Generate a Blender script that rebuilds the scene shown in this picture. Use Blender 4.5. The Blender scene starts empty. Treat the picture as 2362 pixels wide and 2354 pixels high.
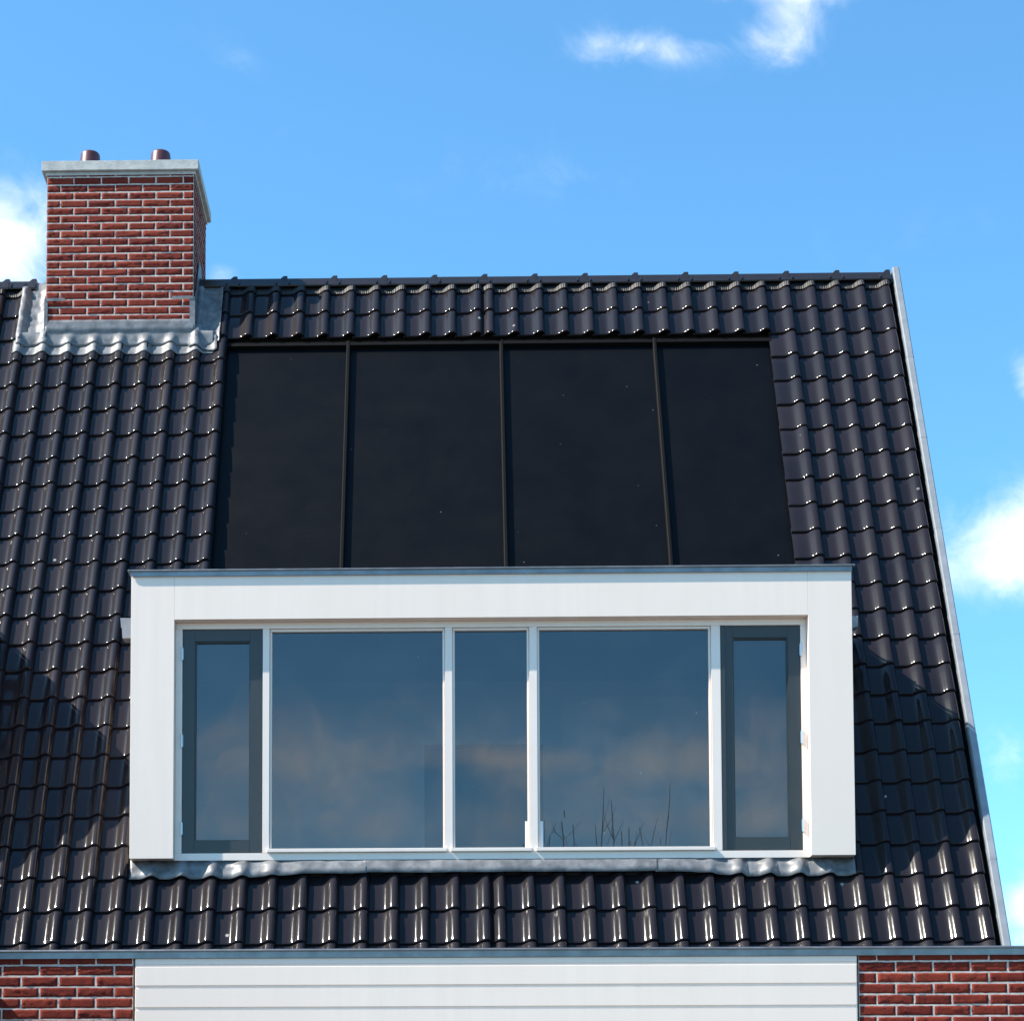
import bpy, bmesh, math, random
from mathutils import Vector, Matrix, noise
random.seed(7)
SC = bpy.context.scene
COL = SC.collection

# ------------------------------------------------------------------ camera
# street-level camera, eye height 1.6 m, looking up the facade with a risen (shifted) lens
FPX, PPX, PPY, IW, IH = 4900.0, 935.7, 2544.3, 2362.0, 2354.0
YAW, TILT, ROLL = 0.01985, 0.06654, -0.00167
cy_, sy_, ct_, st_ = math.cos(YAW), math.sin(YAW), math.cos(TILT), math.sin(TILT)
right = Vector((cy_, sy_, 0)); fwd = Vector((-sy_*ct_, cy_*ct_, st_)); up = right.cross(fwd)
r_ = right*math.cos(ROLL) + up*math.sin(ROLL); u_ = -right*math.sin(ROLL) + up*math.cos(ROLL)
cam = bpy.data.cameras.new("camera"); camo = bpy.data.objects.new("camera", cam); COL.objects.link(camo)
camo.matrix_world = Matrix.Translation((0, 0, 1.6)) @ Matrix((r_, u_, -fwd)).transposed().to_4x4()
cam.sensor_width = 36.0; cam.lens = 36.0*FPX/IW
cam.shift_x = (IW/2-PPX)/IW; cam.shift_y = (PPY-IH/2)/IW
cam.clip_start = 0.1; cam.clip_end = 3000
SC.camera = camo

# ------------------------------------------------------------------ sun, sky, exposure
SUN_DIR = Vector((-1.0, -0.245, 1.05)).normalized()          # towards the sun
SUN_EL = math.asin(SUN_DIR.z)
sl = bpy.data.lights.new("sun", 'SUN'); sl.energy = 5.0; sl.angle = math.radians(0.5); sl.color = (1.0, 0.91, 0.78)
so = bpy.data.objects.new("sun", sl); COL.objects.link(so)
so.rotation_euler = SUN_DIR.to_track_quat('Z', 'Y').to_euler()
world = bpy.data.worlds.new("World"); SC.world = world; world.use_nodes = True
NT = world.node_tree; NT.nodes.clear()
def wn(t): return NT.nodes.new(t)
def WM(op, a, b=None, c=None, clamp=False):
    n = wn('ShaderNodeMath'); n.operation = op; n.use_clamp = clamp
    for i, v in enumerate((a, b, c)):
        if v is None: continue
        if isinstance(v, (int, float)): n.inputs[i].default_value = v
        else: NT.links.new(v, n.inputs[i])
    return n.outputs[0]
sky = wn('ShaderNodeTexSky'); sky.sky_type = 'NISHITA'; sky.sun_disc = False
sky.sun_elevation = SUN_EL; sky.sun_rotation = math.atan2(SUN_DIR.x, SUN_DIR.y)
sky.air_density = 1.0; sky.dust_density = 0.35; sky.ozone_density = 2.2
tint = wn('ShaderNodeMix'); tint.data_type = 'RGBA'; tint.blend_type = 'MULTIPLY'; tint.inputs[0].default_value = 1.0
NT.links.new(sky.outputs[0], tint.inputs[6]); tint.inputs[7].default_value = (0.69, 1.22, 1.38, 1)
tc = wn('ShaderNodeTexCoord'); sep = wn('ShaderNodeSeparateXYZ'); NT.links.new(tc.outputs['Generated'], sep.inputs[0])
dx, dy, dz = sep.outputs
ay = WM('MAXIMUM', WM('ABSOLUTE', dy), 0.02)
uu = WM('DIVIDE', dx, ay); vv = WM('DIVIDE', dz, ay)
front = WM('GREATER_THAN', dy, 0.0); back = WM('SUBTRACT', 1.0, front)
def blob(u0, v0, a, b, s):
    e = WM('ADD', WM('POWER', WM('ABSOLUTE', WM('DIVIDE', WM('SUBTRACT', uu, u0), a)), 2.0),
              WM('POWER', WM('ABSOLUTE', WM('DIVIDE', WM('SUBTRACT', vv, v0), b)), 2.0))
    return WM('MULTIPLY', WM('EXPONENT', WM('MULTIPLY', e, -1.0)), s)
def blobs(lst):
    acc = None
    for q in lst:
        b = blob(*q); acc = b if acc is None else WM('ADD', acc, b)
    return acc
Bf = blobs([(-.236, .485, .046, .033, 1.25), (.292, .338, .046, .022, 1.15), (.262, .320, .030, .012, .55), (.281, .413, .010, .013, .60),
            (.264, .227, .014, .018, .42), (.280, .160, .018, .020, 1.0), (.166, .590, .015, .022, .50), (.182, .604, .016, .014, .40), (.150, .608, .05, .005, .25),
            (.081, .582, .026, .012, .36), (.125, .580, .040, .010, .32), (-.108, .468, .010, .008, .5), (-.10, .58, .012, .008, .09),
            (.02, .52, .09, .02, .10), (-.12, .56, .06, .03, .08), (.22, .49, .05, .03, .09)])
Bb = blobs([(-.06, .222, .16, .040, .30), (.12, .222, .12, .035, .25), (-.080, .230, .045, .028, .38), (.120, .228, .070, .013, .40), (.160, .250, .030, .012, .36), (.0, .198, .3, .010, .30), (.02, .232, .04, .006, .42), (.16, .20, .04, .010, .42)])
B = WM('ADD', WM('MULTIPLY', Bf, front), WM('MULTIPLY', Bb, back))
cmb = wn('ShaderNodeCombineXYZ'); NT.links.new(uu, cmb.inputs[0]); NT.links.new(vv, cmb.inputs[1]); NT.links.new(front, cmb.inputs[2])
no = wn('ShaderNodeTexNoise'); no.inputs['Scale'].default_value = 26; no.inputs['Detail'].default_value = 8; no.inputs['Roughness'].default_value = 0.62
no.inputs['Distortion'].default_value = 0.5
NT.links.new(cmb.outputs[0], no.inputs['Vector'])
nz = WM('MULTIPLY', WM('SUBTRACT', no.outputs[0], 0.5), 1.5)
dens = wn('ShaderNodeMapRange'); dens.interpolation_type = 'SMOOTHSTEP'
NT.links.new(WM('ADD', B, nz), dens.inputs[0]); dens.inputs[1].default_value = 0.04; dens.inputs[2].default_value = 1.35
gate = WM('MULTIPLY', dens.outputs[0], WM('MULTIPLY', B, 3.0, clamp=True))
cm = wn('ShaderNodeMix'); cm.data_type = 'RGBA'
NT.links.new(gate, cm.inputs[0]); NT.links.new(tint.outputs[2], cm.inputs[6])
CLOUD = 7.6
cm.inputs[7].default_value = (CLOUD*.97, CLOUD*.985, CLOUD*1.02, 1)
bg = wn('ShaderNodeBackground'); bg.inputs[1].default_value = 0.10
out = wn('ShaderNodeOutputWorld'); NT.links.new(cm.outputs[2], bg.inputs[0]); NT.links.new(bg.outputs[0], out.inputs[0])
SC.view_settings.view_transform = 'Standard'; SC.view_settings.look = 'None'
SC.view_settings.exposure = 1.10; SC.view_settings.gamma = 1.0
SC.view_settings.use_curve_mapping = False
SC.cycles.max_bounces = 8; SC.cycles.transparent_max_bounces = 12

# ------------------------------------------------------------------ materials
def mat(name, base, rough=.5, metal=0., coat=0., var=None, nscale=5., bump=0., bscale=40., rvar=0., attr=None, specks=None, coat_rough=.08, ior=None, spec=None, coat_ior=None):
    m = bpy.data.materials.new(name); m.use_nodes = True; t = m.node_tree; L = t.links
    p = t.nodes['Principled BSDF']
    p.inputs['Roughness'].default_value = rough; p.inputs['Metallic'].default_value = metal
    p.inputs['Coat Weight'].default_value = coat; p.inputs['Coat Roughness'].default_value = coat_rough
    if ior: p.inputs['IOR'].default_value = ior
    if spec is not None: p.inputs['Specular IOR Level'].default_value = spec
    if coat_ior: p.inputs['Coat IOR'].default_value = coat_ior
    geo = t.nodes.new('ShaderNodeNewGeometry')
    def mixc(a, b, f, blend='MIX'):
        x = t.nodes.new('ShaderNodeMix'); x.data_type = 'RGBA'; x.blend_type = blend
        for k, v in ((6, a), (7, b)):
            if isinstance(v, tuple): x.inputs[k].default_value = (*v, 1)
            else: L.new(v, x.inputs[k])
        if isinstance(f, (int, float)): x.inputs[0].default_value = f
        else: L.new(f, x.inputs[0])
        return x.outputs[2]
    def nz(scale, detail=4, rough=.55, vec=None):
        n = t.nodes.new('ShaderNodeTexNoise'); n.inputs['Scale'].default_value = scale; n.inputs['Detail'].default_value = detail
        n.inputs['Roughness'].default_value = rough; L.new(vec or geo.outputs['Position'], n.inputs['Vector']); return n.outputs[0]
    def ramp(v, a, b, lo=0., hi=1.):
        n = t.nodes.new('ShaderNodeMapRange'); L.new(v, n.inputs[0]); n.inputs[1].default_value = a; n.inputs[2].default_value = b
        n.inputs[3].default_value = lo; n.inputs[4].default_value = hi; return n.outputs[0]
    c = base
    if name.startswith('white_'):
        mpn = t.nodes.new('ShaderNodeMapping'); mpn.inputs['Scale'].default_value = (14, 3, .7); L.new(geo.outputs['Position'], mpn.inputs[0])
        base = c = mixc(base, tuple(q*.93 for q in base), ramp(nz(1.0, 5, .6, mpn.outputs[0]), .42, .8))
    if var: c = mixc(base, var, ramp(nz(nscale), .35, .65))
    if attr:
        a = t.nodes.new('ShaderNodeAttribute'); a.attribute_name = 'tint'
        c = mixc(c, attr, a.outputs['Fac'])
    if specks:
        col, sc, th = specks
        v = t.nodes.new('ShaderNodeTexVoronoi'); v.inputs['Scale'].default_value = sc; L.new(geo.outputs['Position'], v.inputs['Vector'])
        s2 = t.nodes.new('ShaderNodeSeparateColor'); L.new(v.outputs['Color'], s2.inputs[0])
        near = ramp(v.outputs['Distance'], .10, .16, 1, 0); sel = ramp(s2.outputs[0], th, th+.005)
        mm = t.nodes.new('ShaderNodeMath'); mm.operation = 'MULTIPLY'; L.new(near, mm.inputs[0]); L.new(sel, mm.inputs[1])
        c = mixc(c, col, mm.outputs[0])
    if isinstance(c, tuple): p.inputs['Base Color'].default_value = (*c, 1)
    else: L.new(c, p.inputs['Base Color'])
    if rvar: L.new(ramp(nz(nscale*1.7), .3, .7, rough-rvar, rough+rvar), p.inputs['Roughness'])
    if bump:
        b = t.nodes.new('ShaderNodeBump'); b.inputs['Strength'].default_value = 1.0; b.inputs['Distance'].default_value = bump
        L.new(nz(bscale, 5), b.inputs['Height']); L.new(b.outputs[0], p.inputs['Normal'])
        if coat: L.new(b.outputs[0], p.inputs['Coat Normal'])
    return m
M = {}
M['tile'] = mat('glazed_tile', (.0118, .0098, .0130), .6, 0, 1.0, var=(.0082, .0072, .0105), nscale=3., bump=.00025, bscale=22., attr=(.0165, .0130, .0155), specks=((.30, .29, .27), 11., .984), coat_rough=.11, spec=.03, coat_ior=1.29)
M['tile_ridge'] = mat('ridge_tile_clay', (.018, .014, .014), .4, 0, .5, var=(.014, .0115, .012), nscale=9., bump=.0006, bscale=60., coat_rough=.22, spec=.15)
M['strip'] = mat('ridge_strip', (.010, .009, .010), .6, .0, 0, specks=((.3, .3, .29), 30., .95))
M['deck'] = mat('roof_deck', (.012, .012, .013), .8)
M['panel'] = mat('collector_glass', (.0027, .0030, .0040), .42, 0, 0, var=(.0014, .0018, .0029), nscale=2.6, rvar=.03, bump=.0002, bscale=250., specks=((.12, .12, .12), 26., .988), spec=.11)
M['rail'] = mat('collector_rail', (.0055, .0055, .0062), .6, .0, bump=.0003, bscale=60, spec=.06)
M['white'] = mat('white_composite', (.84, .71, .62), .45, 0, 0, var=(.81, .68, .59), nscale=1.3, bump=.00015, bscale=30)
M['whitep'] = mat('white_paint', (.82, .71, .64), .35, 0, .15, var=(.79, .68, .61), nscale=6., bump=.0002, bscale=90)
M['board'] = mat('white_boards', (.84, .71, .62), .45, 0, 0, var=(.81, .68, .59), nscale=1.5, bump=.00015, bscale=60)
M['groove'] = mat('board_groove', (.28, .25, .23), .7)
M['sash'] = mat('grey_sash_paint', (.028, .031, .032), .38, 0, .15, var=(.024, .0275, .029), nscale=8, bump=.0002, bscale=120)
M['zinc'] = mat('zinc', (.24, .25, .265), .38, .7, 0, var=(.18, .19, .205), nscale=7., rvar=.1, bump=.0004, bscale=16)
M['zincv'] = mat('zinc_verge', (.27, .29, .315), .55, .3, 0, var=(.22, .24, .265), nscale=9., bump=.0005, bscale=24)
M['lead'] = mat('lead_sheet', (.19, .195, .205), .5, .12, 0, var=(.095, .10, .11), nscale=13., rvar=.08, bump=.0028, bscale=24)
M['brick'] = mat('red_brick', (.165, .0195, .0115), .85, 0, 0, var=(.095, .0125, .0095), nscale=34., bump=.0032, bscale=110, attr=(.205, .030, .016), spec=.2)
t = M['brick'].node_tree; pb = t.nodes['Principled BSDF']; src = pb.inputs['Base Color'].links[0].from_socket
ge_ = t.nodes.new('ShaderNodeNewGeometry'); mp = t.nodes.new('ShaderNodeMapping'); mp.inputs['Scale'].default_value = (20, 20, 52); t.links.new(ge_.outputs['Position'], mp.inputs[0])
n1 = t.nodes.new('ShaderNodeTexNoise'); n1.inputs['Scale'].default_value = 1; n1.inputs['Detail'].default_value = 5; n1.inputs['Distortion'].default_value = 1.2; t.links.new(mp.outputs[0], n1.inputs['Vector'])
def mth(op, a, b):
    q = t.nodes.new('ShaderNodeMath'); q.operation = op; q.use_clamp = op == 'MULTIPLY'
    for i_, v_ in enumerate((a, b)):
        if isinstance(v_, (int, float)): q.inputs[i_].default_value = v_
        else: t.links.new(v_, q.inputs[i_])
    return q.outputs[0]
band = t.nodes.new('ShaderNodeMapRange'); band.inputs[1].default_value = .006; band.inputs[2].default_value = .030; band.inputs[3].default_value = .85; band.inputs[4].default_value = 0  # dark crease lines painted into the brick colour: shade of pits, plus char marks
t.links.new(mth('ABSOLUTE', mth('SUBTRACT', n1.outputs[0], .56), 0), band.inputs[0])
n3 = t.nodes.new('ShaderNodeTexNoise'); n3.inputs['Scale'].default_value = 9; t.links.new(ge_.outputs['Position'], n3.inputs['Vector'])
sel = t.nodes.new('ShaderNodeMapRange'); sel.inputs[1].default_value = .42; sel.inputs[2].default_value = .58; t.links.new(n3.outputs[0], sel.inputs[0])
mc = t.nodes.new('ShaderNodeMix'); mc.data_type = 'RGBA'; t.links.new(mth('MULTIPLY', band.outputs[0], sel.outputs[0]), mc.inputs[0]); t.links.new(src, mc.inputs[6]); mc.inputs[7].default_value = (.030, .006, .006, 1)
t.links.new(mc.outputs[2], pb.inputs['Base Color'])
M['mortar'] = mat('mortar', (.60, .52, .46), .95, 0, 0, var=(.44, .38, .34), nscale=22, bump=.0015, bscale=120)
M['concrete'] = mat('cap_concrete', (.52, .51, .48), .9, 0, 0, var=(.40, .40, .385), nscale=14., bump=.003, bscale=80, specks=((.18, .17, .16), 60., .97))
M['pot'] = mat('clay_pot', (.085, .014, .016), .4, 0, .35, var=(.06, .011, .014), nscale=20, bump=.001, bscale=60)
M['steel'] = mat('hinge_steel', (.60, .62, .64), .35, .9)
M['room'] = mat('room_plaster', (.42, .43, .44), .9)
M['roomdark'] = mat('doorway_dark', (.03, .035, .045), .9)
M['card'] = mat('white_card', (.85, .86, .86), .6)
M['ground'] = mat('ground_paving', (.16, .142, .125), .9, 0, 0, var=(.105, .096, .088), nscale=2., bump=.01, bscale=8)
M['bark'] = mat('bark', (.05, .04, .033), .9, bump=.005, bscale=30)
g = bpy.data.materials.new('window_glass'); g.use_nodes = True; t = g.node_tree; t.nodes.clear()
fr = t.nodes.new('ShaderNodeFresnel'); fr.inputs[0].default_value = 2.0
tr = t.nodes.new('ShaderNodeBsdfTransparent'); tr.inputs[0].default_value = (.66, .68, .70, 1)
gl = t.nodes.new('ShaderNodeBsdfGlossy'); gl.inputs['Roughness'].default_value = 0.0; gl.inputs[0].default_value = (.86, .90, .93, 1)
ge = t.nodes.new('ShaderNodeNewGeometry'); nn = t.nodes.new('ShaderNodeTexNoise'); nn.inputs['Scale'].default_value = 1.3; nn.inputs['Detail'].default_value = 1
t.links.new(ge.outputs['Position'], nn.inputs['Vector'])
bb = t.nodes.new('ShaderNodeBump'); bb.inputs['Distance'].default_value = .0015; t.links.new(nn.outputs[0], bb.inputs['Height']); t.links.new(bb.outputs[0], gl.inputs['Normal'])
dirt = t.nodes.new('ShaderNodeBsdfDiffuse'); dirt.inputs[0].default_value = (.5, .5, .5, 1)
vo = t.nodes.new('ShaderNodeTexVoronoi'); vo.inputs['Scale'].default_value = 16; t.links.new(ge.outputs['Position'], vo.inputs['Vector'])
mr = t.nodes.new('ShaderNodeMapRange'); mr.inputs[1].default_value = .05; mr.inputs[2].default_value = .09; mr.inputs[3].default_value = .40; mr.inputs[4].default_value = .0
t.links.new(vo.outputs['Distance'], mr.inputs[0])
sc_ = t.nodes.new('ShaderNodeSeparateColor'); t.links.new(vo.outputs['Color'], sc_.inputs[0]); gt = t.nodes.new('ShaderNodeMath'); gt.operation = 'GREATER_THAN'; gt.inputs[1].default_value = .9; t.links.new(sc_.outputs[0], gt.inputs[0])
sm = t.nodes.new('ShaderNodeTexNoise'); sm.inputs['Scale'].default_value = 3.5; sm.inputs['Detail'].default_value = 6; t.links.new(ge.outputs['Position'], sm.inputs['Vector'])
sr = t.nodes.new('ShaderNodeMapRange'); sr.inputs[1].default_value = .45; sr.inputs[2].default_value = .8; sr.inputs[3].default_value = .012; sr.inputs[4].default_value = .055; t.links.new(sm.outputs[0], sr.inputs[0])
ml = t.nodes.new('ShaderNodeMath'); ml.operation = 'MULTIPLY_ADD'; t.links.new(mr.outputs[0], ml.inputs[0]); t.links.new(gt.outputs[0], ml.inputs[1]); t.links.new(sr.outputs[0], ml.inputs[2])
mx = t.nodes.new('ShaderNodeMixShader'); t.links.new(fr.outputs[0], mx.inputs[0]); t.links.new(tr.outputs[0], mx.inputs[1]); t.links.new(gl.outputs[0], mx.inputs[2])
m2 = t.nodes.new('ShaderNodeMixShader'); t.links.new(ml.outputs[0], m2.inputs[0]); t.links.new(mx.outputs[0], m2.inputs[1]); t.links.new(dirt.outputs[0], m2.inputs[2])
oo = t.nodes.new('ShaderNodeOutputMaterial'); t.links.new(m2.outputs[0], oo.inputs[0]); M['glass'] = g

# ------------------------------------------------------------------ helpers
def link(name, me, m, parent=None, smooth=False):
    o = bpy.data.objects.new(name, me); COL.objects.link(o)
    if m: me.materials.append(M[m])
    if parent: o.parent = parent
    if smooth:
        for p in me.polygons: p.use_smooth = True
    return o
def from_bm(name, bm, m, parent=None, smooth=False):
    me = bpy.data.meshes.new(name); bmesh.ops.recalc_face_normals(bm, faces=bm.faces); bm.to_mesh(me); bm.free()
    return link(name, me, m, parent, smooth)
def from_py(name, V, F, m, parent=None, smooth=False, tint=None):
    me = bpy.data.meshes.new(name); me.from_pydata(V, [], F); me.update()
    if tint is not None:
        a = me.attributes.new('tint', 'FLOAT', 'FACE')
        for i, v in enumerate(tint): a.data[i].value = v
    return link(name, me, m, parent, smooth)
def box(bm, x0, x1, y0, y1, z0, z1, bev=0.0, seg=2):
    vs = [bm.verts.new(p) for p in ((x0,y0,z0),(x1,y0,z0),(x1,y1,z0),(x0,y1,z0),(x0,y0,z1),(x1,y0,z1),(x1,y1,z1),(x0,y1,z1))]
    fs = [bm.faces.new([vs[i] for i in f]) for f in ((0,1,5,4),(1,2,6,5),(2,3,7,6),(3,0,4,7),(4,5,6,7),(3,2,1,0))]
    if bev:
        es = list({e for f in fs for e in f.edges})
        bmesh.ops.bevel(bm, geom=es, offset=bev, segments=seg, affect='EDGES', clamp_overlap=True)
def boxes(name, m, parent, *bs, bev=0.0):
    bm = bmesh.new()
    for b in bs: box(bm, *b, bev=bev)
    return from_bm(name, bm, m, parent)
def prism_x(bm, x0, x1, prof):       # profile of (y,z) extruded along x
    a = [bm.verts.new((x0, y, z)) for y, z in prof]; b = [bm.verts.new((x1, y, z)) for y, z in prof]
    n = len(prof)
    for i in range(n): bm.faces.new((a[i], a[(i+1) % n], b[(i+1) % n], b[i]))
    bm.faces.new(a); bm.faces.new(b[::-1])
def tube(bm, pts, rads, n=10, cap=True):
    rings = []
    for i, p in enumerate(pts):
        d = (Vector(pts[min(i+1, len(pts)-1)])-Vector(pts[max(i-1, 0)])).normalized()
        a = d.orthogonal().normalized() if abs(d.z) > .99 else d.cross(Vector((0, 0, 1))).normalized(); b = d.cross(a)
        rings.append([bm.verts.new(Vector(p)+(a*math.cos(k*2*math.pi/n)+b*math.sin(k*2*math.pi/n))*rads[i]) for k in range(n)])
    for q, w in zip(rings, rings[1:]):
        for k in range(n): bm.faces.new((q[k], q[(k+1) % n], w[(k+1) % n], w[k]))
    if cap: bm.faces.new(rings[0][::-1]); bm.faces.new(rings[-1])
def empty(name, loc): 
    o = bpy.data.objects.new(name, None); COL.objects.link(o); o.location = loc; return o
def settle(root):                    # parts are modelled in world metres; keep them there under a root placed at its base
    for c in root.children: c.location = c.location-root.location

# ------------------------------------------------------------------ roof frame
TH = 1.10615; CS, SN = math.cos(TH), math.sin(TH)
Q = Vector((0, 13.938, 3.660))
def RP(x, s, n=0.0): return Vector((x, Q.y+s*CS-n*SN, Q.z+s*SN+n*CS))
WL, WR, XH0, XH1 = .2039, .1997, .296, .395
cols = []                             # (x0, x1, kind)
k = 0
while XH0-(k+1)*WL > -5.3: cols.append((XH0-(k+1)*WL, XH0-k*WL, 'full')); k += 1
cols.append((XH0, XH1, 'half'))
for k in range(16): cols.append((XH1+k*WR, XH1+(k+1)*WR, 'full'))
cols.sort()
def row_s(i):
    pts = [(-3, -.885), (0, -.095), (3, .702), (7, 1.762), (12, 3.068), (13, 3.338), (23, 6.058), (26, 6.87)]
    for (a, b), (c, d) in zip(pts, pts[1:]):
        if i <= c: return b+(d-b)*(i-a)/(c-a)
    return pts[-1][1]
def _mk():
    P_ = [(-.10, -.006), (0, -.0018)]; n = -.0006; t = .06; tt = .06
    knots = [.06, .15, .25, .33, .40, .46, .51, .555, .595, .63, .665, .70, .735, .77, .805, .84]
    for k_ in knots:
        while tt < k_-1e-6: n += .84*.2*.001*math.exp(-((tt-.625)/.146)**2); tt += .001
        P_.append((k_, n))
    pk = n
    for t_, f_ in ((.868, 1.0), (.895, .975), (.92, .90), (.943, .77), (.963, .61), (.98, .45), (.993, .32), (1.0, .27), (1.0, .03)): P_.append((t_, pk*f_))
    return P_
TP = _mk()
LP = [(.018, -.023), (.001, -.023), (-.001, -.017), (-.001, -.008), (.001, -.0028), (.005, -.0005), (.012, .0002), (.05, .0012), (.11, .0028), (.18, .0042), (.215, .0040), (.25, .001), (.29, -.003), (.33, -.004)]
def prof(t):
    for (a, b), (c, d) in zip(TP, TP[1:]):
        if t <= c and c > a: return b+(d-b)*(t-a)/(c-a)
    return TP[-2][1]
LIFT = .0165
def top_n(x, s):                      # height of the tiled surface above the roof plane
    n = 0
    for a, b, kd in cols:
        if a <= x < b:
            t = (x-a)/(b-a); t = .5+.5*t if kd == 'half' else t; n = prof(t); break
    i = -3
    while row_s(i+1) <= s: i += 1
    f = (s-row_s(i))/(row_s(i+1)-row_s(i))
    return n+LIFT*(1-f)
def skip(xc, i):
    s0 = row_s(i); s1 = row_s(i+1)
    if -1.743 < xc < 2.592 and 3.0 < s1 and s1 < 5.95 and s0 < 5.7: return True          # collectors
    if -2.0 < xc < 2.6 and s0 > .35 and s0 < 3.0: return True                             # dormer
    if -3.10 < xc < -2.10 and s0 > 5.8: return True                                      # chimney
    if -6.08-2.0 < xc < -6.08+2.6 and s0 > .6 and s0 < 2.6: return True
    return False

house = empty('terraced_house', (0, 13.9, 0))
house['label'] = 'terraced house with glossy black tiled roof, white box dormer and red brick walls'
house['category'] = 'house'

# ---- tile field
V, F, T = [], [], []
for (a, b, kd) in cols:
    w = b-a
    tp = [(t, n) for t, n in TP] if kd == 'full' else [(.42, -.002)]+[(t, n) for t, n in TP if t >= .5]
    for i in range(-2, 24):
        if skip((a+b)/2, i): continue
        s0 = row_s(i)+random.uniform(-.0018, .0018); dxr = random.uniform(-.0012, .0012); dn = random.uniform(-.0008, .0008)
        tl = random.gauss(0, .0055); rollj = random.uniform(-.006, .006); amp = random.uniform(.97, 1.03)
        g_ = row_s(i+1)-row_s(i); base = len(V); tint_ = random.random()
        if random.random() < .08: tint_ += .8
        for (ds, dnn) in LP:
            dscale = ds if ds < .02 else ds*g_/.272
            for (t_, n_) in tp:
                x = a+(t_*w if kd == 'full' else (t_-.5)*2*w)+dxr
                n = n_*amp+dnn+LIFT*(1-dscale/g_)+dn+tl*(dscale-.13)+rollj*(x-(a+b)/2)
                n += .0006*noise.noise(Vector((x*9, s0*7+dscale*9, i*.37)))
                if dnn < -.01: n = n_*amp+dnn+LIFT
                V.append(tuple(RP(x, s0+dscale, n)))
        nc = len(tp)
        for j in range(len(LP)-1):
            for q in range(nc-1):
                v = base+j*nc+q
                F.append((v, v+1, v+nc+1, v+nc)); T.append(min(tint_, 1.8))
roof = from_py('roof', V, F, 'tile', house, True, T)
roof['label'] = 'glossy black clay tile roof slope'
# ---- roof deck under the tiles (open where the dormer rooms are) and the rear slope
bm = bmesh.new()
def slab(x0, x1, s0, s1, n0=-.045, n1=-.085):
    c = [RP(x, s, n) for x in (x0, x1) for s in (s0, s1) for n in (n0, n1)]
    vs = [bm.verts.new(p) for p in c]
    for f in ((0,1,3,2),(4,6,7,5),(0,4,5,1),(2,3,7,6),(0,2,6,4),(1,5,7,3)): bm.faces.new([vs[q] for q in f])
slab(-9.0, 3.58, -1.0, .50); slab(-9.0, 3.58, 2.62, 6.34)
slab(-3.28, -2.06, .502, 2.618); slab(2.65, 3.58, .502, 2.618); slab(-9.0, -8.0, .502, 2.618)
RY, RZ = 16.85, 9.40
n2 = bm.verts
p = [(-9.0, RY, RZ-.07), (3.58, RY, RZ-.07), (3.58, RY+2.9, RZ-.07-2.9*SN/CS), (-9.0, RY+2.9, RZ-.07-2.9*SN/CS)]
vs = [bm.verts.new(q) for q in p]; vt = [bm.verts.new((q[0], q[1], q[2]+.06)) for q in p]
for f in ((0,1,2,3),): bm.faces.new([vs[q] for q in f]); bm.faces.new([vt[q] for q in f[::-1]])
for q in range(4): bm.faces.new((vs[q], vs[(q+1) % 4], vt[(q+1) % 4], vt[q]))
deck = from_bm('roof_deck', bm, 'deck', roof)
# ---- pleated strip below the ridge tiles
V, F = [], []; nx = 1500; x0, x1 = -4.9, 3.585
SS = [(6.300, .005), (6.318, .006), (6.345, .008), (6.39, .004), (6.44, .0)]
for i in range(nx+1):
    x = x0+(x1-x0)*i/nx; pl = .0035*abs(math.sin(x*math.pi/.0155))
    h = top_n(min(max(x, -5.2), 3.58), 6.08+.12)
    for s, o in SS: V.append(tuple(RP(x, s, h*(1, 1, .95, .6, .3)[SS.index((s, o))]+o+(pl if s < 6.35 else 0))))
for i in range(nx):
    if -3.2 < x0+(x1-x0)*(i+.5)/nx < -2.0: continue
    for j in range(len(SS)-1):
        v = i*5+j; F.append((v, v+5, v+6, v+1))
strip = from_py('ridge_strip', V, F, 'strip', roof, False)
# ---- ridge tiles
def ridge_mesh(L, nib=True):
    bm = bmesh.new()
    pr = [(-.100, 9.352), (-.103, 9.362), (-.096, 9.367), (-.048, 9.437), (-.036, 9.445), (.036, 9.445), (.048, 9.437), (.096, 9.367), (.103, 9.352), (.088, 9.352), (.036, 9.43), (-.036, 9.43), (-.088, 9.352)]
    prism_x(bm, 0, L-.004, [(y, z-9.37) for y, z in pr])
    a = [(-.105, 9.350), (-.051, 9.441), (-.036, 9.466), (.036, 9.466), (.051, 9.441), (.105, 9.350)]
    A = [bm.verts.new((L-.052, y*.985, (z if abs(y) > .05 else min(z, 9.443))-9.37)) for y, z in a]
    Bq = [bm.verts.new((L-.030, y, z-9.37)) for y, z in a]; Cq = [bm.verts.new((L, y, z-9.37)) for y, z in a]
    for P_, Q_ in ((A, Bq), (Bq, Cq)):
        for i in range(5): bm.faces.new((P_[i], P_[i+1], Q_[i+1], Q_[i]))
    bm.faces.new(Cq)
    for xx in (L-.085, .020):
        w = [bm.verts.new(v) for v in ((xx-.007, -.090, -.002), (xx+.007, -.090, -.002), (xx+.006, -.060, .045), (xx-.006, -.060, .045), (xx-.004, -.106, .006), (xx+.004, -.106, .006), (xx+.002, -.074, .044), (xx-.002, -.074, .044))]
        for f in ((4,5,6,7),(0,4,7,3),(1,2,6,5),(0,1,5,4),(3,7,6,2)): bm.faces.new([w[q] for q in f])
    me = bpy.data.meshes.new('ridge_tile'); bmesh.ops.recalc_face_normals(bm, faces=bm.faces); bm.to_mesh(me); bm.free(); me.materials.append(M['tile_ridge']); return me
rme = ridge_mesh(.4075)
xr = 3.603; k = 0
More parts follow.
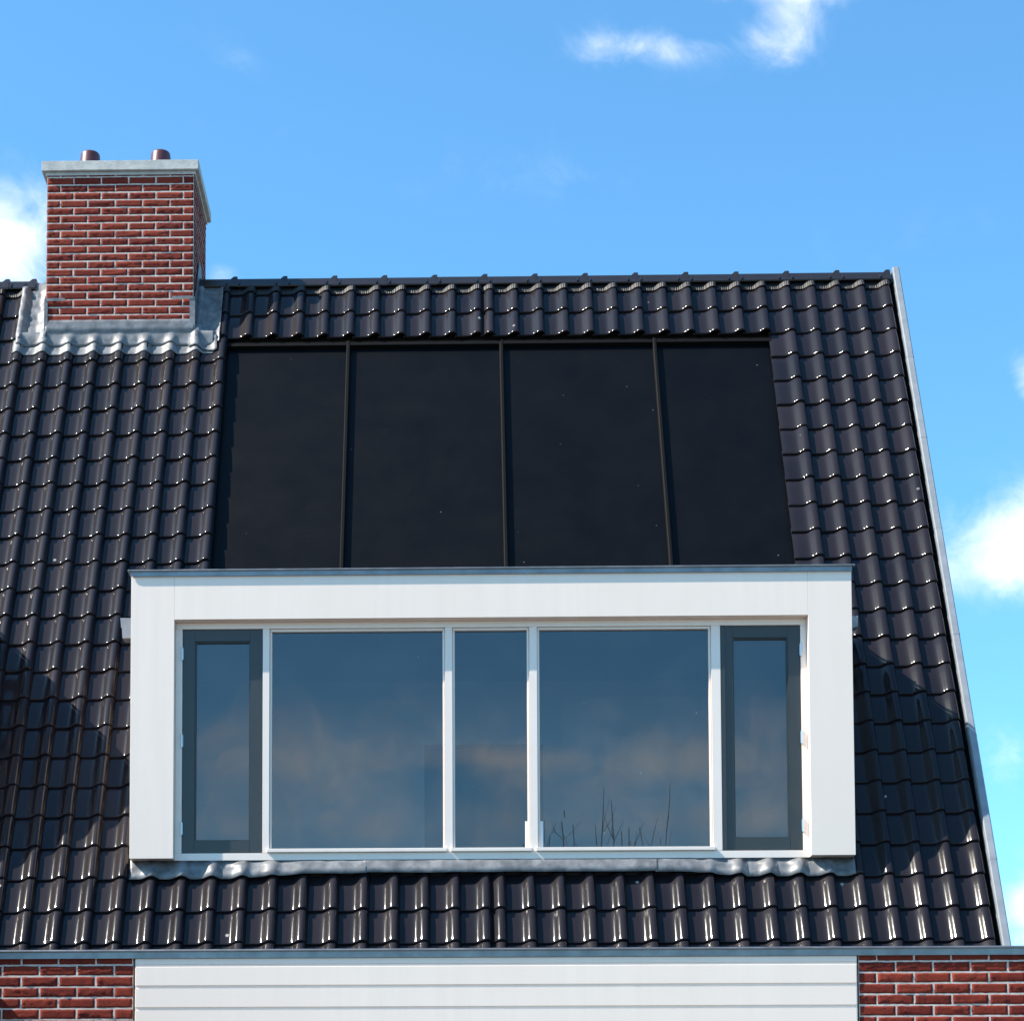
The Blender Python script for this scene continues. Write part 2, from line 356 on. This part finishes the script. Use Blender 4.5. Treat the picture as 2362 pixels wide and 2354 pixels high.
while xr-.4075*(k+1) > -2.02-.2:
    o = bpy.data.objects.new('ridge_tile', rme); COL.objects.link(o); o.parent = roof; o.location = (xr-.4075*(k+1), RY, 9.386+random.uniform(-.0015, .0015)); o.rotation_euler = (random.uniform(-.01, .01), 0, random.uniform(-.003, .003)); k += 1
x = -3.355-.178
o = bpy.data.objects.new('ridge_tile', ridge_mesh(.215)); COL.objects.link(o); o.parent = roof; o.location = (-3.556, RY, 9.386)
for k in range(4):
    o = bpy.data.objects.new('ridge_tile', rme); COL.objects.link(o); o.parent = roof; o.location = (-3.560-.4075*(k+1), RY, 9.386)
# ---- verge trim
bm = bmesh.new()
for (a, b) in ((-.62, .55), (.551, 1.62), (1.621, 2.55), (2.551, 3.60), (3.601, 4.55), (4.551, 5.45), (5.451, 6.50)):
    off = random.uniform(-.0006, .0006)
    pts = [(3.622, -.10), (3.622, .048), (3.628, .060), (3.668, .060), (3.676, .052), (3.676, -.16)]
    A = [bm.verts.new(RP(x+off, a, n+off)) for x, n in pts]; Bq = [bm.verts.new(RP(x+off, b, n+off)) for x, n in pts]
    for i in range(6): bm.faces.new((A[i], A[(i+1) % 6], Bq[(i+1) % 6], Bq[i]))
    bm.faces.new(A); bm.faces.new(Bq[::-1])
    if b < 6: # seam lap
        A = [bm.verts.new(RP(x+(.0012 if x > 3.65 else -.0012), b-.012, n+.0012)) for x, n in pts]; Bq = [bm.verts.new(RP(x+(.0012 if x > 3.65 else -.0012), b+.004, n+.0012)) for x, n in pts]
        for i in range(6): bm.faces.new((A[i], A[(i+1) % 6], Bq[(i+1) % 6], Bq[i]))
verge = from_bm('verge_trim', bm, 'zincv', roof)
bm = bmesh.new()
A = [bm.verts.new(RP(x, -.62, n)) for x, n in ((3.594, -.03), (3.620, .000), (3.620, -.08))]; Bq = [bm.verts.new(RP(x, 6.4, n)) for x, n in ((3.594, -.03), (3.620, .000), (3.620, -.08))]
for i in range(3): bm.faces.new((A[i], A[(i+1) % 3], Bq[(i+1) % 3], Bq[i]))
from_bm('verge_soaker', bm, 'rail', roof)
# ---- gable wall and main walls below the roof
bm = bmesh.new()
e0 = RP(0, -.9, -.10)
poly = [(13.75, 0), (13.75, 2.9), (RY, RZ-.25), (RY+3.0, 2.9), (RY+3.0, 0)]
for (xa, xb) in ((3.40, 3.60),):
    prism_x(bm, xa, xb, poly)
box(bm, -9.0, 3.395, RY+2.7, RY+3.0, 0, 2.9)
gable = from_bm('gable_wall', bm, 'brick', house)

# ------------------------------------------------------------------ bricks
def bricks(name, parent, P, x0, x1, ztop, rows, pitch, perpA, perpB, plen, jt=.0108, face=.0, nu=12, nv=5, seed=1, first=0):
    rnd = random.Random(seed); V, F, T = [], [], []
    for r in range(rows):
        z1 = ztop-r*pitch-jt/2; z0 = ztop-(r+1)*pitch+jt/2
        per = perpA if (r+first) % 2 == 0 else perpB
        xs = []; q = per
        while q > x0: q -= plen
        while q < x1+plen: xs.append(q); q += plen
        for a, b in zip(xs, xs[1:]):
            a2 = max(a+jt/2, x0); b2 = min(b-jt/2, x1)
            if b2-a2 < .02: continue
            if a2 > x0: a2 += rnd.uniform(-.0015, .0015)
            if b2 < x1: b2 += rnd.uniform(-.0015, .0015)
            zz0 = z0+rnd.uniform(-.0012, .0012); zz1 = z1+rnd.uniform(-.0012, .0012)
            n = max(3, int(nu*(b2-a2)/plen)+2); base = len(V); sd = rnd.uniform(0, 99); tn = rnd.random()**1.3; d0 = rnd.uniform(-.0015, .0015)
            crease = rnd.uniform(.2, .8); cr_slope = rnd.uniform(-.5, .5); cst = rnd.uniform(.0, 1)
            for j in range(nv+3):
                for i in range(n+3):
                    fi = min(max((i-1)/n, 0), 1); fj = min(max((j-1)/nv, 0), 1)
                    u = a2+(b2-a2)*fi; v = zz0+(zz1-zz0)*fj
                    ex = min(fi, 1-fi)*(b2-a2); ez = min(fj, 1-fj)*(zz1-zz0)
                    u2 = u+.0026*noise.noise(Vector((v*60, u*20, sd))) if ex < .01 and x0+.001 < u < x1-.001 else u
                    v2 = v+.0026*noise.noise(Vector((u*38, sd, v*30))) if ez < .004 else v
                    d = -.0088-d0*.5-.0014*noise.noise(Vector((u*26, v*60, sd)))-.0008*noise.noise(Vector((u*80, v*120, sd+5)))
                    cl = fj-crease-cr_slope*(fi-.5)-.25*noise.noise(Vector((u*20, sd+9, 0)))
                    if abs(cl) < .14 and cst > .25 and noise.noise(Vector((u*30, sd, 3))) > -.1: d -= .0062*(1-abs(cl)/.14)
                    if ex < .006 or ez < .005: d += .0010
                    d = min(d, -.0079)
                    if i == 0 or j == 0 or i == n+2 or j == nv+2: d = .008
                    V.append(tuple(P(u2, v2, d+face)))
            w = n+3
            for j in range(nv+2):
                for i in range(n+2):
                    v = base+j*w+i; F.append((v, v+1, v+w+1, v+w)); T.append(tn)
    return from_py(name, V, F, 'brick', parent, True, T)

# ---- front extension: brick walls left and right, white boards between, flat roof and zinc trim
wall = boxes('wall', 'mortar', house, (-2.95, -1.819, 12.1926, 12.30, 0, 3.26), (2.366, 4.6, 12.1926, 12.30, 0, 3.26), (4.5, 4.6, 12.301, 13.9, 0, 3.26), (-2.949, -2.85, 12.301, 13.9, 0, 3.26), (-1.818, 2.365, 12.235, 12.30, 0, 3.26))
wall['label'] = 'red brick wall with pale mortar'
Pw = lambda u, v, d: (u, 12.2+d, v)
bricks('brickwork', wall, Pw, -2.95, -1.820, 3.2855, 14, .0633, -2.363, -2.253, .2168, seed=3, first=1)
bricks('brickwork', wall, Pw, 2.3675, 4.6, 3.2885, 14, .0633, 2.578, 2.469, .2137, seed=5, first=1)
bm = bmesh.new(); z = 3.2125
for k in range(26):
    zt = z-.1262*k
    if zt < .1: break
    box(bm, -1.807, 2.355, 12.180, 12.2345, zt-.1262+.0095, zt, bev=.006)
box(bm, -1.807, 2.355, 12.186, 12.2345, 3.2225, 3.2585, bev=.003)
box(bm, -1.806, 2.354, 12.1872, 12.2340, .1, 3.2215)
clad = from_bm('cladding', bm, 'board', house); clad['label'] = 'wide white horizontal cladding boards'
bm = bmesh.new(); box(bm, -2.9, 4.55, 12.31, 13.9, 3.10, 3.22)
flat = from_bm('flat_roof', bm, 'deck', house)
def trim(name, parent, x0, x1, yf, zt, h, over, ret=None):
    # zinc roof edge: rolled bead above a plain upright face
    bm = bmesh.new()
    pr = [(yf-.020, zt-.009), (yf-.017, zt-.003), (yf-.010, zt), (yf+.10, zt), (yf+.10, zt-.012), (yf-.004, zt-.012), (yf-.004, zt-h), (yf-.010, zt-h), (yf-.0105, zt-.016), (yf-.018, zt-.015)]
    prism_x(bm, x0, x1, pr)
    if ret:
        for sx, xx in ((-1, x0), (1, x1)):
            a, b = (xx-.0005, xx-over) if sx < 0 else (xx+.0005, xx+over)
            box(bm, min(a, b), max(a, b), yf-.020, yf+ret, zt-.014, zt-.0005, bev=.004)
    return from_bm(name, bm, 'zinc', parent)
tr1 = trim('gutter_trim', house, -2.97, 4.62, 12.185, 3.3105, .052, .02); tr1['label'] = 'zinc roof edge trim of the flat front roof'
boxes('fascia_back', 'zinc', tr1, (-2.97, 4.62, 12.19, 12.31, 3.262, 3.296))
# neighbouring porch just outside the frame on the left (throws the diagonal shadow on the brick)
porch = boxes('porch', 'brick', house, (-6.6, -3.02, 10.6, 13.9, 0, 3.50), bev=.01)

# ------------------------------------------------------------------ chimney
CX0, CX1, CY0, CY1, CZ0, CZ1 = -3.195, -2.020, 16.5, 17.33, 8.3, 10.215
chim = boxes('chimney', 'mortar', house, (CX0-.003, CX1+.003, CY0-.0074, CY1-.004, CZ0, CZ1)); chim['label'] = 'square red brick chimney with concrete cap'
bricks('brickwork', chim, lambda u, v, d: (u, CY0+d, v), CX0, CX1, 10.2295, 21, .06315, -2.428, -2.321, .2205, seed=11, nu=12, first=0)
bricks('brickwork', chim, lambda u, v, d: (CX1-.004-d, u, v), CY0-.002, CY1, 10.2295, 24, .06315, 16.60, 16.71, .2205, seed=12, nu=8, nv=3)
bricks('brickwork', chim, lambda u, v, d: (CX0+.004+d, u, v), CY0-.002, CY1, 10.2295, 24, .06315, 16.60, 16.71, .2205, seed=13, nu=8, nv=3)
bm = bmesh.new()
box(bm, CX0-.045, CX1+.045, CY0-.040, CY1+.035, 10.206, 10.290, bev=.005)
bmesh.ops.subdivide_edges(bm, edges=bm.edges, cuts=3, use_grid_fill=True)
for v in bm.verts: v.co += noise.noise_vector(v.co*9)*.0025
cap = from_bm('chimney_cap', bm, 'concrete', chim)
bm = bmesh.new(); box(bm, CX0-.016, CX1+.016, CY0-.014, CY1+.01, 10.180, 10.2055); 
bmesh.ops.recalc_face_normals(bm, faces=bm.faces); from_bm('cap_underside', bm, 'concrete', chim)
for xc in (-2.905, -2.326):
    bm = bmesh.new(); q_ = (xc, 16.80)
    tube(bm, [(*q_, 10.28), (*q_, 10.30), (*q_, 10.42), (*q_, 10.495), (*q_, 10.512), (*q_, 10.520), (*q_, 10.521), (*q_, 10.516), (*q_, 10.42)], [.097, .096, .088, .0795, .0770, .0715, .066, .060, .058], n=32, cap=True)
    o = from_bm('chimney_pot', bm, 'pot', chim, True)
# ---- lead sheets
def sheet(name, parent, x0, x1, s0f, s1f, nf, nx=60, ns=8, th=.003, m='lead', rnd=.002):
    V, F = [], []
    for i in range(nx+1):
        x = x0+(x1-x0)*i/nx
        for j in range(ns+1):
            s = s0f(x)+(s1f(x)-s0f(x))*j/ns
            V.append(tuple(RP(x, s, nf(x, s, j/ns)+rnd*noise.noise(Vector((x*22, s*22, 3))))))
    for i in range(nx):
        for j in range(ns):
            v = i*(ns+1)+j; F.append((v, v+ns+1, v+ns+2, v+1))
    o = from_py(name, V, F, m, parent, True)
    md = o.modifiers.new('thick', 'SOLIDIFY'); md.thickness = th; md.offset = 1
    return o
def drape(x, s, off=.006, flat=0.0):
    h = sum(top_n(min(max(x+q, -5.2), 3.58), s+.02) for q in (-.012, 0, .012))/3
    return h*(1-flat)+.050*flat+off
# front apron of the chimney: lower strip, upper strip and the upstand against the brick
a1 = sheet('lead_flashing', chim, -3.455, -1.845, lambda x: 5.600+.004*math.sin(x*9), lambda x: 5.76, lambda x, s, f: drape(x, s, .007), nx=120)
V, F = [], []; nx = 130
for i in range(nx+1):
    x = -3.43+(-1.85+3.43)*i/nx; w = noise.noise(Vector((x*7, 1, 1))); w2 = noise.noise(Vector((x*15, 4, 1)))
    e = .004*math.sin(x*13)
    d0 = drape(x, 5.70, .013); d1 = drape(x, 5.73, .014)
    fl = .062
    on = -3.21 < x < -2.005
    pr = [RP(x, 5.700+e, d0), RP(x, 5.722+e, d0*.85+fl*.15+.002), RP(x, 5.750, d1*.5+fl*.5+.003*w2), RP(x, 5.785, d1*.2+fl*.8+.003*w), RP(x, 5.812, fl+.002*w2)]
    if on: pr += [Vector((x, CY0-.020, 8.892+.004*w)), Vector((x, CY0-.016+.003*w, 8.925)), Vector((x, CY0-.014, 8.965)), Vector((x, CY0-.012, 8.984+.002*w2)), Vector((x, CY0-.002, 8.987))]
    else: pr += [RP(x, 5.82+.004*q, .058-.004*q) for q in range(5)]
    V += [tuple(q) for q in pr]
for i in range(nx):
    for j in range(9): v = i*10+j; F.append((v, v+10, v+11, v+1))
a3 = from_py('lead_flashing', V, F, 'lead', chim, True); md = a3.modifiers.new('thick', 'SOLIDIFY'); md.thickness = .003; md.offset = 1
# side gutters of lead left and right, folded up against the chimney
def side_lead(xa, xb, s0, s1, outer):
    o = sheet('lead_flashing', chim, xa, xb, lambda x: s0+.01*math.sin(x*20), lambda x: s1, lambda x, s, f: drape(x, s, .016+.004*noise.noise(Vector((x*14, s*9, 0)))), nx=30, ns=26, rnd=.007)
    return o
side_lead(-3.435, -3.19, 5.735, 6.36, -1)
side_lead(-2.03, -1.800, 5.700, 6.34, 1)
for sx, xa, xb in ((-1, CX0-.016, CX0-.010), (1, CX1+.012, CX1+.018)):
    bm = bmesh.new()
    prism_x(bm, xa, xb, [(CY0-.014, 8.80), (CY0-.014, 9.160), (CY0+.10, 9.28), (RY-.06, 9.60), (RY+.06, 9.60), (RY+.20, 9.3), (RY+.20, 9.0), (CY0+.1, 8.8)])
    if sx < 0: box(bm, CX0-.0165, CX0+.012, CY0-.018, CY0-.0145, 8.86, 9.150); box(bm, CX0-.004, CX0+.150, CY0-.022, CY0-.0185, 9.140, 9.164)
    else: box(bm, CX1-.024, CX1+.0185, CY0-.018, CY0-.0145, 8.86, 9.158); box(bm, CX1-.165, CX1+.008, CY0-.022, CY0-.0185, 9.148, 9.172)
    from_bm('step_flashing', bm, 'lead', chim)
# lead saddles over the ridge either side of the chimney
for (xa, xb) in ((-3.375, CX0-.017), (CX1+.019, -1.80)):
    V, F = [], []; nx = 14
    prf = [(-.10, 9.30), (-.085, 9.345), (-.045, 9.425), (-.02, 9.447), (.02, 9.447), (.05, 9.42), (.10, 9.33)]
    for i in range(nx+1):
        x = xa+(xb-xa)*i/nx; lift = .03*max(0, 1-abs(x-(CX0 if xa < -3 else CX1))/.10)
        for y, z in prf: V.append((x, RY+y*1.05, z+lift+.006+.004*noise.noise(Vector((x*20, y*20, 1)))))
    for i in range(nx):
        for j in range(6): v = i*7+j; F.append((v, v+7, v+8, v+1))
    o = from_py('lead_saddle', V, F, 'lead', chim, True); md = o.modifiers.new('thick', 'SOLIDIFY'); md.thickness = .004
# folded corner of the lead, lit, bottom right of the chimney
V = []; F = []
for i in range(9):
    for j in range(9):
        x = -2.05+.235*i/8-.02*(j/8); s = 5.665+.20*j/8-.05*(i/8)*(1-j/8)
        V.append(tuple(RP(x, s, drape(x, s, .024)+.012*math.sin(i*.9)*math.sin(j*.5)+.008*noise.noise(Vector((x*30, s*30, 2))))))
for i in range(8):
    for j in range(8): v = i*9+j; F.append((v, v+9, v+10, v+1))
o = from_py('lead_flashing', V, F, 'lead', chim, True); md = o.modifiers.new('thick', 'SOLIDIFY'); md.thickness = .003

# ------------------------------------------------------------------ collectors
for k in range(4):
    x0 = -.773+1.2185*(k-1); x1 = x0+1.2185
    bm = bmesh.new()
    A = [(x0+.004, x1-.004)]
    for (xa, xb) in A:
        vs = [bm.verts.new(RP(x, s, n)) for x, s, n in ((xa, 2.60, -.030), (xb, 2.60, -.030), (xb, 5.74, -.030), (xa, 5.74, -.030), (xa, 2.60, -.044), (xb, 2.60, -.044), (xb, 5.74, -.044), (xa, 5.74, -.044))]
        for f in ((0,1,2,3),(7,6,5,4),(0,4,5,1),(1,5,6,2),(2,6,7,3),(3,7,4,0)): bm.faces.new([vs[q] for q in f])
    o = from_bm('solar_collector', bm, 'panel', house)
    o['label'] = 'flat matt black solar collector panel set flush in the roof'
    if k:
        bm = bmesh.new()
        prf = [(x0-.017, -.029), (x0-.015, .004), (x0-.009, .010), (x0+.009, .010), (x0+.015, .004), (x0+.017, -.029)]
        P0 = [bm.verts.new(RP(x, 2.6, n)) for x, n in prf]; P1 = [bm.verts.new(RP(x, 5.745, n)) for x, n in prf]
        for i in range(6): bm.faces.new((P0[i], P0[(i+1) % 6], P1[(i+1) % 6], P1[i]))
        bm.faces.new(P0); bm.faces.new(P1[::-1])
        from_bm('rail', bm, 'rail', o)
bm = bmesh.new()
for (sa, sb, n0, n1) in ((5.700, 5.735, -.043, .006),):
    vs = [bm.verts.new(RP(x, s, n)) for x, s, n in ((-1.79, sa, n0), (2.64, sa, n0), (2.64, sb, n0), (-1.79, sb, n0), (-1.79, sa, n1), (2.64, sa, n1), (2.64, sb, n1), (-1.79, sb, n1))]
    for f in ((3,2,1,0),(4,5,6,7),(0,1,5,4),(1,2,6,5),(2,3,7,6),(3,0,4,7)): bm.faces.new([vs[q] for q in f])
from_bm('collector_head_rail', bm, 'rail', house)

# ------------------------------------------------------------------ dormer
DX0, DX1, DYF, DYW = -2.129, 2.721, 14.06, 14.140      # outer edges, front plane of the box, plane of the window frame
IX0, IX1, ZB, ZT, ZI = -1.836, 2.428, 4.188, 6.112, 5.815
def dormer(off, full=True):
    X = lambda v: v+off
    bm = bmesh.new()
    box(bm, X(DX0), X(IX0)-.0004, DYF, 14.30, ZB, ZT, bev=.0009, seg=1)
    box(bm, X(IX1)+.0004, X(DX1), DYF, 14.30, ZB, ZT, bev=.0009, seg=1)
    box(bm, X(IX0)+.0004, X(IX1)-.0004, DYF, 14.30, ZI, ZT, bev=.0009, seg=1)
    box(bm, X(DX0)+.035, X(DX0)+.10, 14.301, 15.35, 3.9, ZT-.0005)   # cheeks
    box(bm, X(DX1)-.10, X(DX1)-.035, 14.301, 15.35, 3.9, ZT-.0005)
    box(bm, X(DX0)+.101, X(DX1)-.101, 14.301, 15.35, 5.97, ZT-.0005)
    d = from_bm('dormer', bm, 'white', house); d['label'] = 'white box dormer frame' if full else 'white dormer next door'
    trim('roof_trim', d, X(DX0)-.002, X(DX1)+.002, DYF-.004, 6.156, .047, .022, ret=1.2)
    boxes('flat_roof', 'deck', d, (X(DX0)-.0022, X(DX1)+.0022, DYF+.098, 15.4, 6.1125, 6.1415))
    for sx in (-1, 1):
        # rainwater outlet on the cheek: tapered hopper with a short spout below
        xe = X(DX1)-.035 if sx > 0 else X(DX0)+.035; yc = 14.80
        bm = bmesh.new()
        xo = xe+sx*.21; xi = xe+sx*.001; w = .055
        if sx > 0: tb = [(xi, xo, 6.010), (xi, xo-.003, 5.935), (xi+.03, xo-.045, 5.925), (xi+.04, xo-.062, 5.90)]
        else: xo = xe-.215; tb = [(xo, xi, 6.035), (xo+.006, xi, 5.965), (xo+.012, xi-.02, 5.962), (xo+.016, xi-.03, 5.89)]
        rings = []
        for (a, b, zz) in tb: rings.append([bm.verts.new(p) for p in ((a, yc-w, zz), (b, yc-w, zz), (b, yc+w, zz), (a, yc+w, zz))])
        for q_, w_ in zip(rings, rings[1:]):
            for k in range(4): bm.faces.new((q_[k], q_[(k+1) % 4], w_[(k+1) % 4], w_[k]))
        bm.faces.new(rings[-1])
        r0 = rings[0]; ins = [bm.verts.new((v.co.x*(.9)+.1*(tb[0][0]+tb[0][1])/2, yc+(v.co.y-yc)*.85, v.co.z)) for v in r0]; lo = [bm.verts.new((v.co.x, v.co.y, v.co.z-.05)) for v in ins]
        for k in range(4):
            bm.faces.new((r0[k], r0[(k+1) % 4], ins[(k+1) % 4], ins[k])); bm.faces.new((ins[k], ins[(k+1) % 4], lo[(k+1) % 4], lo[k]))
        bm.faces.new(lo[::-1])
        tube(bm, [((tb[3][0]+tb[3][1])/2, yc, 5.905), ((tb[3][0]+tb[3][1])/2, yc, 5.84)], [.028, .026], n=14)
        from_bm('hopper', bm, 'zincv', d)
    return d
D = dormer(0); dormer(-6.08, False)
# box frame soffit lining (underside lip)
# window frame
Y0 = DYW
frame = boxes('window_frame', 'whitep', house,
    (IX0+.001, IX1-.001, Y0, 14.25, 5.772, ZI-.001), (IX0+.001, IX1-.001, Y0, 14.25, ZB-.001, 4.236),
    (IX0+.001, -1.790, Y0+.0005, 14.25, 4.2365, 5.7715), (2.388, IX1-.001, Y0+.0005, 14.25, 4.2365, 5.7715),
    (-1.244, -1.198, Y0+.0005, 14.25, 4.2365, 5.7715), (-.010, .040, Y0+.0005, 14.25, 4.2365, 5.7715),
    (.560, .612, Y0+.0005, 14.25, 4.2365, 5.7715), (1.786, 1.848, Y0+.0005, 14.25, 4.2365, 5.7715), bev=.0015)
frame['label'] = 'white painted timber window frame'
def pane(parent, x0, x1, z0, z1, y, tilt):
    V = [(x0, y+tilt, z0), (x1, y-tilt, z0), (x1, y, z1), (x0, y, z1)]; V += [(a, b+.024, c) for a, b, c in V]
    # double glazing unit: outer sheet only is drawn as one closed thin box
    V = [(x0, y+tilt, z0), (x1, y-tilt, z0), (x1, y, z1), (x0, y, z1)]
    return from_py('pane', V, [(0, 1, 2, 3)], 'glass', parent)
tabs = []
for (a, b, lab) in ((-1.198, -.010, 'left large fixed light'), (.040, .560, 'narrow middle fixed light'), (.612, 1.786, 'right large fixed light')):
    bm = bmesh.new(); y0, y1 = Y0+.016, Y0+.06; w = .016; z0, z1 = 4.237, 5.771
    box(bm, a+.001, a+w, y0, y1, z0+.02, z1-w, bev=.003); box(bm, b-w, b-.001, y0, y1, z0+.02, z1-w, bev=.003)
    box(bm, a+.001, b-.001, y0, y1, z1-w, z1, bev=.003)
    box(bm, a-.014, b+.012, Y0-.022, y1, 4.237, 4.262, bev=.003)      # projecting bottom glazing bar
    f = from_bm('fixed_window', bm, 'whitep', house); f['label'] = lab
    if a > 0: tabs.append(f)
    pane(f, a+w-.002, b-w+.002, 4.255, z1-w+.002, Y0+.042, random.uniform(-.0008, .0008))
def casement(x0, x1, hinge_left):
    bm = bmesh.new(); z0, z1 = 4.2405, 5.768; y0, y1 = Y0+.012, Y0+.062
    wl, wr = (.083, .083); g0, g1, h0, h1 = x0+wl, x1-wr, 4.323, 5.690
    box(bm, x0, g0, y0, y1, z0, z1, bev=.002); box(bm, g1, x1, y0, y1, z0, z1, bev=.002)
    box(bm, g0+.0006, g1-.0006, y0+.0004, y1, h1, z1, bev=.001); box(bm, g0+.0006, g1-.0006, y0+.0004, y1, z0, h0, bev=.001)
    for b in ((g0, g0+.008, y0+.012, y1, h0, h1), (g1-.008, g1, y0+.012, y1, h0, h1), (g0+.008, g1-.008, y0+.012, y1, h1-.008, h1), (g0+.008, g1-.008, y0+.012, y1, h0, h0+.008)): box(bm, *b)
    if not hinge_left: box(bm, x0-.0, x0+.030, y0-.012, y0-.0005, z0+.0, z1, bev=.002)
    f = from_bm('casement_window', bm, 'sash', house); f['label'] = 'dark grey casement, hinged on the '+('left' if hinge_left else 'right')
    pane(f, g0+.006, g1-.006, h0+.006, h1-.006, y0+.030, random.uniform(-.0005, .0005))
    for zc in (5.602, 5.004, 4.405):
        xc = x0-.004 if hinge_left else x1+.004
        bm = bmesh.new(); tube(bm, [(xc, Y0-.004, zc-.048), (xc, Y0-.004, zc-.046), (xc, Y0-.004, zc+.046), (xc, Y0-.004, zc+.048)], [.004, .0075, .0075, .004], n=12)
        box(bm, xc-.010, xc+.010, Y0+.000, Y0+.006, zc-.040, zc+.040, bev=.001)
        from_bm('hinge', bm, 'steel', f)
casement(-1.788, -1.247, True); casement(1.850, 2.386, False)
# room behind the dormer windows
boxes('room', 'room', house, (-2.02, 2.61, 14.30, 16.4, 3.45, 3.50), (-2.02, 2.61, 14.30, 16.4, 5.90, 5.965), (-2.025, -1.98, 14.31, 16.4, 3.501, 5.899), (2.57, 2.615, 14.31, 16.4, 3.501, 5.899),
      (-1.979, -.17, 16.0, 16.1, 3.501, 5.899), (.735, 2.569, 16.0, 16.1, 3.501, 5.899), (-.169, .734, 16.0, 16.1, 5.41, 5.899), (-1.979, 2.569, 14.302, 14.36, 3.501, 4.16))
boxes('doorway', 'roomdark', house, (-.3, .9, 16.32, 16.39, 3.501, 5.6), (-.3, -.18, 16.101, 16.319, 3.501, 5.6), (.745, .9, 16.101, 16.319, 3.501, 5.6))
boxes('window_board', 'whitep', house, (-1.979, 2.569, 14.252, 14.42, 4.17, 4.20), bev=.003)
boxes('glazing_tab', 'card', tabs[0], (.527, .5435, 14.1745, 14.1765, 4.256, 4.449)); boxes('glazing_tab', 'card', tabs[1], (.6285, .648, 14.1745, 14.1765, 4.256, 4.449))
# ---- lead apron in three lengths below the dormer, dressed over the tiles
for (xa, xb, flat, sb) in ((-2.135, -.537, .0, .43), (-.560, 1.412, 1.0, .435), (1.395, 2.728, .0, .43)):
    nx = int((xb-xa)*70); V, F = [], []
    for i in range(nx+1):
        x = xa+(xb-xa)*i/nx; wv = noise.noise(Vector((x*3.1, 2, 2)))
        fl = flat
        if flat == 0: 
            dd = min(max((x-(-1.45))/.5, 0), 1) if xa < -2 else min(max((1.98-x)/.35, 0), 1)
            fl = .97*dd
        sb2 = sb+.010*wv*(1 if fl else 0)+(.018*fl)
        h0 = drape(x, sb2, .008, fl)-.012*fl; f2 = fl
        pts = [RP(x, sb2, h0+.012*fl), RP(x, sb2+.045, drape(x, sb2+.045, .010, fl)+.006*wv+.004*noise.noise(Vector((x*9, 7, 7)))), RP(x, sb2+.085, drape(x, sb2+.085, .012, f2)*.9+.006+.006*noise.noise(Vector((x*12, 5, 5)))), RP(x, .575, .050)]
        if xa < -1 and fl == 0 or xa > 1 and fl == 0: pass
        pts += [Vector((x, 14.150, 4.165)), Vector((x, 14.153, ZB+.004))]
        for q in pts: V.append(tuple(q))
    for i in range(nx):
        for j in range(5): v = i*6+j; F.append((v, v+6, v+7, v+1))
    o = from_py('lead_flashing', V, F, 'lead', house, True); md = o.modifiers.new('thick', 'SOLIDIFY'); md.thickness = .0035; md.offset = 1
    o['label'] = 'length of grey lead flashing below the dormer window'
boxes('dormer_base', 'deck', house, (IX0-.25, IX1+.25, 14.158, 14.30, 3.9, ZB-.002))
settle(house)

# ------------------------------------------------------------------ ground and a bare tree across the street (it shows in the window panes)
bm = bmesh.new(); bmesh.ops.create_grid(bm, x_segments=1, y_segments=1, size=900)
gr = from_bm('ground', bm, 'ground'); gr['kind'] = 'structure'
tree = empty('bare_tree', (3.3, -12.0, 0)); tree['label'] = 'leafless tree whose bare upright shoots show as a reflection in the right window pane'; tree['category'] = 'tree'
rt = random.Random(4)
bm = bmesh.new(); tube(bm, [(3.3, -12, 0), (3.28, -12, 1.5), (3.33, -12.02, 3.2), (3.3, -12, 4.6)], [.26, .20, .17, .13], n=14)
trunk = from_bm('trunk', bm, 'bark', tree, True)
bm = bmesh.new()
def shoot(p, top, r0, n=7, forks=3):
    pts = []; p = Vector(p); top = Vector(top)
    for i in range(n+1):
        f = i/n; q = p.lerp(top, f); q += Vector((rt.uniform(-.05, .05), rt.uniform(-.05, .05), 0))*(1 if 0 < i < n else 0); q.x += (p.x-top.x)*.25*math.sin(f*math.pi)*-1; pts.append(q)
    tube(bm, pts, [r0*(1-.8*i/n)+.004 for i in range(n+1)], n=6)
    for _ in range(forks):
        f = rt.uniform(.55, .92); i = int(f*n); b = pts[i]; L = rt.uniform(.35, .9)
        e = b+Vector((rt.uniform(-.35, .35), rt.uniform(-.3, .3), L)); mid = b.lerp(e, .5)+Vector((rt.uniform(-.06, .06), 0, 0)); tube(bm, [b, mid, e], [.009, .006, .003], n=5)
for (tx, tz) in ((1.75, 9.75), (1.85, 9.95), (2.05, 9.6), (2.25, 9.95), (2.45, 9.5), (3.05, 10.15), (2.9, 9.4), (3.3, 10.1), (3.6, 9.45), (3.8, 9.5), (4.3, 10.3), (2.0, 9.3), (2.6, 9.3), (3.15, 9.5), (4.1, 9.2), (1.3, 9.3), (4.7, 9.1), (1.65, 9.5), (2.35, 9.35), (3.45, 9.35)):
    b = Vector((3.3+(tx-3.3)*.25, -12+rt.uniform(-.3, .3), rt.uniform(3.6, 4.9)))
    shoot(b, (tx, -12+rt.uniform(-1, 1), tz), rt.uniform(.016, .028), forks=5)
crown = from_bm('crown', bm, 'bark', tree, True)
settle(tree)
